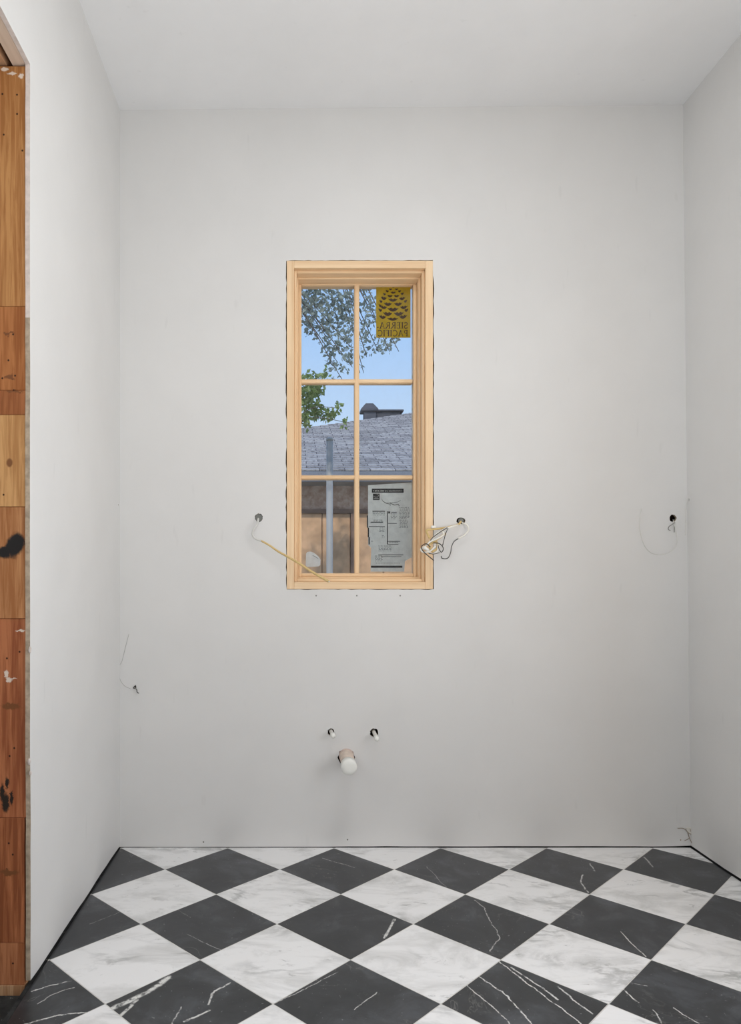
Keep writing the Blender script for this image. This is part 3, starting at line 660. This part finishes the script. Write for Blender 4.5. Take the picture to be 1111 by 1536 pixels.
# torn tape in the corner
def Z9(x, y, d=0): return P(960+x/7.36, 1210+y/7.36, YB-d)
t = empty('torn_joint_tape', Z9(575, 425, .004), 'shreds of torn joint tape low in the far corner', 'tape')
tan = flat('tan_paper', (150, 132, 112), .8, .1, .2, 60)
tube_obj('shred', [Z9(412, 238, .002), Z9(480, 242, .003), Z9(530, 288, .005), Z9(560, 304, .004)], .0012, tan, t)
tube_obj('shred', [Z9(535, 234, .002), Z9(552, 252, .004), Z9(552, 280, .003)], .0011, tan, t)
tube_obj('shred', [Z9(526, 288, .003), Z9(542, 345, .005), Z9(565, 395, .006), Z9(578, 424, .004)], .0012, tan, t)
tube_obj('shred', [Z9(545, 345, .003), Z9(520, 362, .004), Z9(488, 376, .002)], .001, tan, t)
bm = bmesh.new(); plate(bm, [(Z9(x, y).x, Z9(x, y).z) for x, y in ((500, 232), (548, 226), (590, 290), (585, 320), (560, 310), (520, 285))], YB-.004, YB-.001); fin(bm, 'paper_flap', flat('pale_paper', (226, 222, 214), .9, .1, .06, 50), t)
bm = bmesh.new(); lathe(bm, [(0, .0026), (.0008, .002), (.001, .0008)], Z9(445, 368), (0, -1, 0), 8); fin(bm, 'speck', tan, t)

# ================================================================== OUTSIDE
g = box('ground', (-30, 3.3, -.75), (40, 60, -.55), flat('dry_ground', (150, 140, 118), .9, .1, .15, 1.5)); tag(g, 'dry ground outside the window', kind='structure')
# ---- neighbouring house with a hip roof
EY, WY = 8.55, 9.0; EZ = P(0, 706, EY).z; PT = .346
house = empty('neighbouring_house', (2, WY, -.55), 'tan stucco house with grey shingle roof seen through the window', 'house')
XH0, XH1 = -3.177, 12.0
def make_stucco():
    m = M('pinkish_stucco', .9, .1); co = m.coord('World')
    n = m.noise(co, 9, 6, .75); c = m.ramp(n, [(.3, lin((150, 116, 96))), (.5, lin((198, 166, 146))), (.7, lin((222, 204, 192)))])
    m.base(c); m.bump(n, .5, .02); return m.m
stucco = make_stucco()
box('wall', (XH0, WY, -.55), (XH1, WY+13, EZ+.05), stucco, house)
zdoor = P(0, 770, WY-.06).z
tan_door = flat('tan_boards', (206, 164, 126), .7, .2, .22, 7)
xs = [P(px, 800, WY-.05).x for px in (395, 440, 483, 526)]
for i in range(3): box('garage_panel', (xs[i]+.004, WY-.05, -.5), (xs[i+1]-.004, WY+.01, zdoor), tan_door, house, .01)
xs2 = [P(px, 800, WY-.05).x for px in (531, 575, 620, 665)]
for i in range(3): box('garage_panel', (xs2[i]+.004, WY-.05, -.5), (xs2[i+1]-.004, WY+.01, zdoor), tan_door, house, .01)
brown = flat('brown_trim', (128, 102, 88), .8, .1, .2, 8)
box('post', (xs[3]-.0, WY-.09, -.5), (xs2[0], WY+.01, zdoor), brown, house)
box('lintel', (xs[0], WY-.08, zdoor), (xs2[3], WY+.01, zdoor+.05), brown, house)
gt = flat('grey_gutter', (128, 132, 142), .6, .3, .12, 6)
box('fascia', (XH0-.3, EY, EZ-.13), (XH1+.3, EY+.05, EZ+.01), gt, house, .008)
box('soffit', (XH0-.2, EY+.05, EZ-.12), (XH1+.2, WY, EZ-.09), flat('grey_soffit', (150, 150, 152), .8), house)
def make_shingle():
    m = M('grey_shingles', .9, .1); co = m.coord('World', (1, 1, 1)); br = m.n('ShaderNodeTexBrick'); m.put(br.inputs['Vector'], co)
    br.inputs['Scale'].default_value = 1; br.inputs['Brick Width'].default_value = .30; br.inputs['Row Height'].default_value = .14; br.inputs['Mortar Size'].default_value = .006
    br.inputs['Color1'].default_value = lin((150, 147, 148)); br.inputs['Color2'].default_value = lin((188, 184, 184)); br.inputs['Mortar'].default_value = lin((80, 78, 86))
    m.base(m.mix(m.mr(m.noise(co, 22, 4, .7),   .47, .66, 0, .75), br.outputs[0], lin((84, 80, 82)))); return m.m
shing = make_shingle()
bm = bmesh.new(); step = .14; hipx = XH0-.3           # courses step up the front slope, cut by the hips
nc = 50
for i in range(nc):
    y0c, y1c = EY+i*step, EY+(i+1)*step+.03; z0c = EZ+i*step*PT+.016; z1c = EZ+((i+1)*step+.03)*PT+.004
    xa0, xa1 = hipx+i*step*1.0, hipx+((i+1)*step+.03); xb0, xb1 = XH1+.3-i*step, XH1+.3-((i+1)*step+.03)
    q = [(xa0, y0c, z0c), (xb0, y0c, z0c), (xb1, y1c, z1c), (xa1, y1c, z1c)]
    v0 = [bm.verts.new(c) for c in q]; v1 = [bm.verts.new((c[0], c[1], c[2]-.02)) for c in q]
    bm.faces.new(v0); bm.faces.new(v1[::-1])
    for k in range(4): bm.faces.new((v0[k], v1[k], v1[(k+1) % 4], v0[(k+1) % 4]))
roof = fin(bm, 'roof', shing, house)
bm = bmesh.new(); R = nc*step; ya, yb = EY, EY+2*R; c = [(hipx, ya, EZ-.01), (XH1+.3, ya, EZ-.01), (XH1+.3, yb, EZ-.01), (hipx, yb, EZ-.01), (hipx+R, ya+R, EZ+R*PT-.012), (XH1+.3-R, ya+R, EZ+R*PT-.012)]
v = [bm.verts.new(x) for x in c]
for q in ((0, 1, 5, 4), (1, 2, 5), (2, 3, 4, 5), (3, 0, 4), (3, 2, 1, 0)): bm.faces.new([v[k] for k in q])
fin(bm, 'roof_deck', shing, house)
# chimney stack with a flared cap and a long low housing behind it
YC = 14.0
def zc(py): return P(0, py, YC).z
def xc(px): return P(px, 0, YC).x
dark = flat('dark_chimney', (92, 92, 98), .85, .1, .25, 3)
bm = bmesh.new()
for lo, hi in (((xc(546), YC, zc(648)), (xc(564), YC+.22, zc(617))), ((xc(541), YC-.05, zc(617)), (xc(567), YC+.28, zc(613)))): bbox(bm, lo, hi, .01)
cx = (xc(541)+xc(567))/2; hwx = (xc(567)-xc(541))/2
ring0 = [bm.verts.new(q) for q in ((cx-hwx*.95, YC-.04, zc(613)), (cx+hwx*.95, YC-.04, zc(613)), (cx+hwx*.95, YC+.27, zc(613)), (cx-hwx*.95, YC+.27, zc(613)))]
ring1 = [bm.verts.new(q) for q in ((cx-hwx*.4, YC+.05, zc(604)), (cx+hwx*.45, YC+.05, zc(604)), (cx+hwx*.45, YC+.18, zc(604)), (cx-hwx*.4, YC+.18, zc(604)))]
for k in range(4): bm.faces.new((ring0[k], ring0[(k+1) % 4], ring1[(k+1) % 4], ring1[k]))
bm.faces.new(ring1); ch = fin(bm, 'chimney', dark, house)
bm = bmesh.new(); bbox(bm, (xc(563), YC+.3, zc(648)), (xc(604), YC+.7, zc(612)), .01); bbox(bm, (xc(561), YC+.25, zc(612)), (xc(608.5), YC+.75, zc(609.5)), .005); fin(bm, 'vent_housing', dark, house)

# ---- white pole between the houses
YP = 6.0; pa = P(494.2, 657, YP)
pole = empty('pole', (pa.x, YP, -.55), 'slim white pole standing outside between the houses', 'pole')
bm = bmesh.new(); lathe(bm, [(0, .027), (pa.z+.55-.02, .027)], (pa.x, YP, -.55), (0, 0, 1), 20); fin(bm, 'shaft', flat('weathered_white', (172, 170, 166), .5, .3, .06, 6), pole)
bm = bmesh.new(); lathe(bm, [(0, .029), (.018, .029), (.026, .018), (.028, .004)], (pa.x, YP, pa.z-.024), (0, 0, 1), 20); fin(bm, 'cap', bpy.data.materials['weathered_white'], pole)

# ---- trees
def make_leaf(name, a, b):
    m = M(name, .6, .25); nt = m.nt; out = nt.nodes['Material Output']; n = m.noise(m.coord('World'), 13, 3, .6)
    col = m.ramp(n, [(.35, lin(a)), (.65, lin(b))]); m.base(col)
    tl = m.n('ShaderNodeBsdfTranslucent'); m.put(tl.inputs[0], col); mx = m.n('ShaderNodeMixShader'); mx.inputs[0].default_value = .35
    m.put(mx.inputs[1], m.b.outputs[0]); m.put(mx.inputs[2], tl.outputs[0]); nt.links.new(mx.outputs[0], out.inputs[0]); return m.m
bark = flat('grey_bark', (112, 102, 94), .9, .1, .25, 14)
def leaf_cluster(bm, c, r, n, ln, wd):
    for _ in range(n):
        while True:
            d = Vector((random.uniform(-1, 1), random.uniform(-1, 1), random.uniform(-1, 1)))
            if d.length < 1: break
        p = Vector(c)+Vector((d.x*r[0], d.y*r[1], d.z*r[2]))
        ax = Vector((random.gauss(0, 1), random.gauss(0, 1), random.gauss(-.4, .8))).normalized(); u = ax.orthogonal().normalized()
        u = Matrix.Rotation(random.uniform(0, 6.28), 3, ax) @ u; k = random.uniform(.7, 1.25); nrm = ax.cross(u)
        v = [bm.verts.new(p+ax*ln*k*t+u*wd*k*s+nrm*wd*.25*b) for t, s, b in ((0, 0, 0), (.45, .5, .5), (1, 0, 0), (.45, -.5, .5))]
        bm.faces.new((v[0], v[1], v[2])); bm.faces.new((v[0], v[2], v[3]))
def tree(name, label, base, trunk, tr, blobs, Y, ln, wd, mat):
    t = empty(name, base, label, 'tree'); tube_obj('trunk', [base]+trunk, tr, bark, t, 10, 6, tr*.45)
    top = Vector(trunk[-1]); bm = bmesh.new(); lb = bmesh.new()
    for (px, py, rx, rz, n) in blobs:
        c = P(px, py, Y+random.uniform(-.25, .25)); sc = Y/F
        leaf_cluster(lb, c, (rx*sc, .28, rz*sc), int(n*1.25), ln, wd)
        s = min(trunk, key=lambda q: (Vector(q)-c).length); s = Vector(s); mid = (s+c)/2+Vector((0, random.uniform(-.1, .1), random.uniform(.05, .2)))
        tube(bm, [s, mid, c, c+(c-mid)*.12], .0055, 6, 4, 0, .0012)
    fin(bm, 'branches', bark, t); o = fin(lb, 'foliage', mat, t); o['kind'] = 'stuff'; return t
up = [(468, 445, 20, 16, 190), (498, 448, 22, 18, 150), (522, 452, 14, 18, 70), (462, 478, 10, 16, 60), (480, 486, 18, 14, 110), (505, 480, 18, 16, 110), (525, 488, 8, 14, 40), (494, 512, 14, 12, 70), (518, 512, 14, 14, 70),
      (500, 535, 10, 12, 40), (520, 540, 10, 8, 28), (505, 556, 8, 7, 20), (545, 445, 12, 16, 46), (556, 468, 12, 14, 50), (548, 496, 10, 18, 50), (562, 516, 10, 8, 30), (578, 514, 10, 7, 34), (545, 520, 5, 9, 14), (541, 543, 5, 4, 6),
      (590, 512, 8, 4, 14), (470, 400, 60, 26, 260), (420, 430, 30, 50, 300), (540, 400, 50, 22, 180), (400, 380, 60, 40, 300)]
tree('leafy_tree', 'grey-green leafy tree hanging over the top panes', Vector((-1.1, 5.2, -.55)), [Vector((-1.0, 5.2, 1.2)), Vector((-.75, 5.15, 2.5)), Vector((-.3, 5.1, 3.3)), Vector((.1, 5.1, 3.6))], .11, up, 5.1, .036, .022,
     make_leaf('grey_green_leaf', (120, 134, 126), (186, 196, 186)))
lo = [(462, 590, 11, 14, 110), (476, 584, 10, 9, 60), (470, 612, 18, 14, 150), (492, 622, 10, 8, 60), (505, 612, 6, 6, 24), (458, 630, 8, 10, 60), (476, 567, 15, 4, 40), (489, 562, 6, 4, 20), (430, 600, 30, 40, 200), (520, 634, 4, 2, 8), (456, 570, 8, 6, 30)]
tree('green_tree', 'fresh green leafy tree beside the neighbouring roof in the middle panes', Vector((-.9, 7.4, -.55)), [Vector((-.8, 7.4, 1.0)), Vector((-.5, 7.35, 2.0)), Vector((-.1, 7.3, 2.6))], .09, lo, 7.3, .055, .034,
     make_leaf('fresh_green_leaf', (108, 130, 66), (176, 190, 128)))
